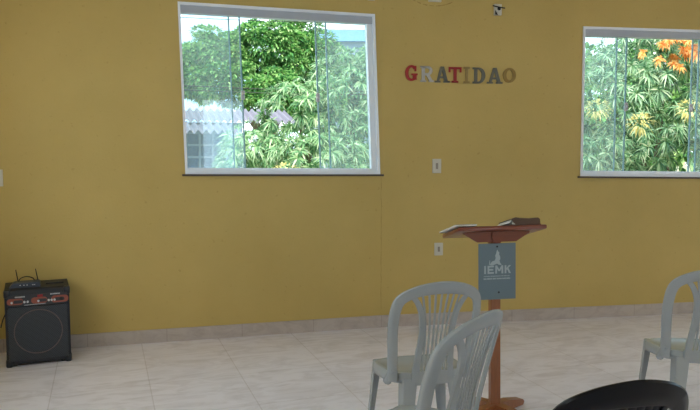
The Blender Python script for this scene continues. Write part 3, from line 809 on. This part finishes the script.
# big dense tree behind the house
def dense_tree(label, base, blobs, n, seed, mat, sz, name='dense_tree'):
    rg = random.Random(seed); root = thing(name, label, 'tree', base, 0, 'trees outside the windows'); b = Vector(base); v, f = [], []
    tot = sum(r*rz for _, r, _, rz in blobs)
    for (c, r, ry, rz) in blobs:
        c = Vector(c); subs = []
        for i in range(26):
            d = rnd_unit(rg); d.y = -abs(d.y)
            subs.append((c+Vector((d.x*r, d.y*ry, d.z*rz))*rg.uniform(.7, 1), rg.uniform(.22, .4)*min(r, rz)))
        for i in range(int(n*r*rz/tot)):
            sc, sr = rg.choice(subs); d = rnd_unit(rg); d.y = -abs(d.y) if rg.random() < .7 else d.y
            o = sc+Vector((d.x*sr*1.4, d.y*sr, d.z*sr*.7))*rg.uniform(.75, 1.05)-b
            leaf(v, f, o, d+rnd_unit(rg)*.6+Vector((0, 0, .1)), Vector((0, 0, 1)), sz*rg.uniform(.7, 1.3), sz*.5, .3)
    mesh_obj('foliage', v, f, mat, root)
    trunk(root, Vector((0, 0, 0)), [Vector(bl[0])-b for bl in blobs[:4]], .3, M['bark'])
b = at(262, 160, 19); b.z = gz
dense_tree('large dense green tree rising behind the corrugated roof in the left window', b,
           [blob(268, 52, 18, 42, 28), blob(300, 62, 18.5, 32, 40), blob(235, 78, 17.5, 40, 24), blob(275, 92, 17, 38, 20), blob(215, 52, 19, 28, 24), blob(200, 72, 18, 22, 34), blob(322, 90, 19, 20, 34)], 42000, 5, leafC, .12)
b = at(650, 160, 20); b.z = gz
dense_tree('dense green tree far behind the mango in the right window', b,
           [blob(600, 86, 19, 40, 40), blob(660, 70, 19, 50, 40), blob(720, 80, 19, 50, 50), blob(620, 130, 18, 60, 45), blob(690, 130, 18, 60, 45)], 12000, 6, leafC, .26)
b = at(355, 150, 26); b.z = gz
dense_tree('far tree line showing at the upper right of the left window', b,
           [blob(345, 82, 25, 34, 30), blob(380, 78, 26, 30, 26), blob(330, 120, 25, 40, 30)], 6000, 8, leafB, .24)

# neighbour's house with corrugated awning
HY = math.radians(17)
hp = at(232, 140, 12.5); hp.z = gz
house = thing('house', 'white neighbour house with corrugated roof and grid window outside the left window', 'house', hp, HY)
s = 12.5/F
zt = lambda py: at(232, py, 12.5).z-gz
M['fibre'] = pbr('fibre_cement', srgb(112, 109, 120), .7, noise=.12, nscale=5)
M['white_wall'] = pbr('white_render', srgb(140, 152, 168), .8, noise=.05, nscale=4)
M['blue_pane'] = pbr('blue_grey_pane', srgb(76, 96, 128), .2, noise=.15, nscale=2)
def corrugated(name, x0, x1, y0, z0, y1, z1, pitch=.13, amp=.032):
    bm = bmesh.new(); n = int((x1-x0)/pitch*8); ra, rb, rc, rd = [], [], [], []
    for i in range(n+1):
        x = x0+(x1-x0)*i/n; w = amp*math.cos(2*PI*(x/pitch))
        ra.append(bm.verts.new((x, y0, z0+w))); rb.append(bm.verts.new((x, y1, z1+w)))
        rc.append(bm.verts.new((x, y0, z0+w-.012))); rd.append(bm.verts.new((x, y1, z1+w-.012)))
    for i in range(n):
        bm.faces.new((ra[i], ra[i+1], rb[i+1], rb[i])); bm.faces.new((rc[i], rc[i+1], rd[i+1], rd[i]))
        bm.faces.new((ra[i], ra[i+1], rc[i+1], rc[i])); bm.faces.new((rb[i], rb[i+1], rd[i+1], rd[i]))
    return obj(name, bm, M['fibre'], house, smooth=True)
corrugated('roof', -1.6, 1.15, 1.0, zt(108)+.02, 0.0, zt(121))
corrugated('awning', -1.6, -.02, 0.05, zt(122)-.02, -.75, zt(134)+.02)
bm = bmesh.new(); box(bm, (-.7, .55, zt(122)/2), (1.8, .9, zt(122)-.02)); obj('wall', bm, M['white_wall'], house)
bm = bmesh.new(); x0, x1 = -1.02, -.10; z0, z1 = zt(169), zt(133)
box(bm, ((x0+x1)/2, .085, (z0+z1)/2), (x1-x0, .02, z1-z0)); pn = obj('window', bm, M['blue_pane'], house)
bm = bmesh.new()
for i in range(5): box(bm, (x0+(x1-x0)*i/4, .06, (z0+z1)/2), (.036, .03, z1-z0))
for i in range(4): box(bm, ((x0+x1)/2, .06, z0+(z1-z0)*i/3), (x1-x0, .03, .036))
obj('window_bars', bm, M['white_wall'], pn)
# distant house upper right
hp = at(345, 46, 40); dz = hp.z
hp.z = gz
fh = thing('house', 'distant pale house with blue roof at the upper right of the left window', 'house', hp, 0)
bm = bmesh.new(); box(bm, (0, 0, (dz-gz)/2), (4, 3, dz-gz)); obj('wall', bm, M['white_wall'], fh)
bm = bmesh.new(); zz = dz-gz
for sgn in (1,): 
    a = [(-2.3, -1.8, zz), (2.3, -1.8, zz), (2.3, 1.8, zz), (-2.3, 1.8, zz), (-2.0, -.1, zz+.9), (2.0, -.1, zz+.9), (2.0, .1, zz+.9), (-2.0, .1, zz+.9)]
    hexa(bm, a)
obj('roof', bm, pbr('blue_roof', srgb(90, 128, 168), .6, noise=.1), fh)
# overhead wires
def wire(px0, py0, px1, py1, Y, lb):
    a, b_ = at(px0, py0, Y), at(px1, py1, Y); m = (a+b_)/2-Vector((0, 0, .03))
    bm = bmesh.new(); tube(bm, sm([a, m, b_], 6), .007, 5); tag(obj('overhead_wire', bm, M['cable']), lb, 'wire', 'wires outside the left window')
wire(150, 84, 420, 92, 11.8, 'overhead wire crossing the left window at mid height, upper of the close pair')
wire(150, 88.5, 420, 95, 11.8, 'overhead wire crossing the left window at mid height, lower of the close pair')
wire(150, 16, 420, 24, 13, 'overhead wire against the sky near the top of the left window')

# ------------------------------------------------------------------ daylight
sun = bpy.data.lights.new('sun', 'SUN'); sun.energy = 7.0; sun.angle = math.radians(12); sun.color = (1, .97, .9)
so = bpy.data.objects.new('sun', sun); C.objects.link(so)
so.rotation_euler = Vector((-.25, .52, -.85)).to_track_quat('-Z', 'Y').to_euler()
w = bpy.data.worlds.new('sky'); bpy.context.scene.world = w; w.use_nodes = True; nt = w.node_tree; nt.nodes.clear()
bg = nt.nodes.new('ShaderNodeBackground'); out = nt.nodes.new('ShaderNodeOutputWorld'); nt.links.new(bg.outputs[0], out.inputs[0])
tc = nt.nodes.new('ShaderNodeTexCoord'); nz = nt.nodes.new('ShaderNodeTexNoise'); nz.inputs['Scale'].default_value = 5; nz.inputs['Detail'].default_value = 5
rp = nt.nodes.new('ShaderNodeValToRGB'); e = rp.color_ramp.elements
e[0].position = .42; e[0].color = (.48, .74, .95, 1); e[1].position = .58; e[1].color = (.95, .98, 1, 1)
nt.links.new(tc.outputs['Generated'], nz.inputs['Vector']); nt.links.new(nz.outputs['Fac'], rp.inputs[0]); nt.links.new(rp.outputs[0], bg.inputs[0])
bg.inputs['Strength'].default_value = 3.0

vs = bpy.context.scene.view_settings
vs.view_transform = 'Standard'; vs.look = 'None'; vs.gamma = 1; vs.use_curve_mapping = False; vs.exposure = 0.0
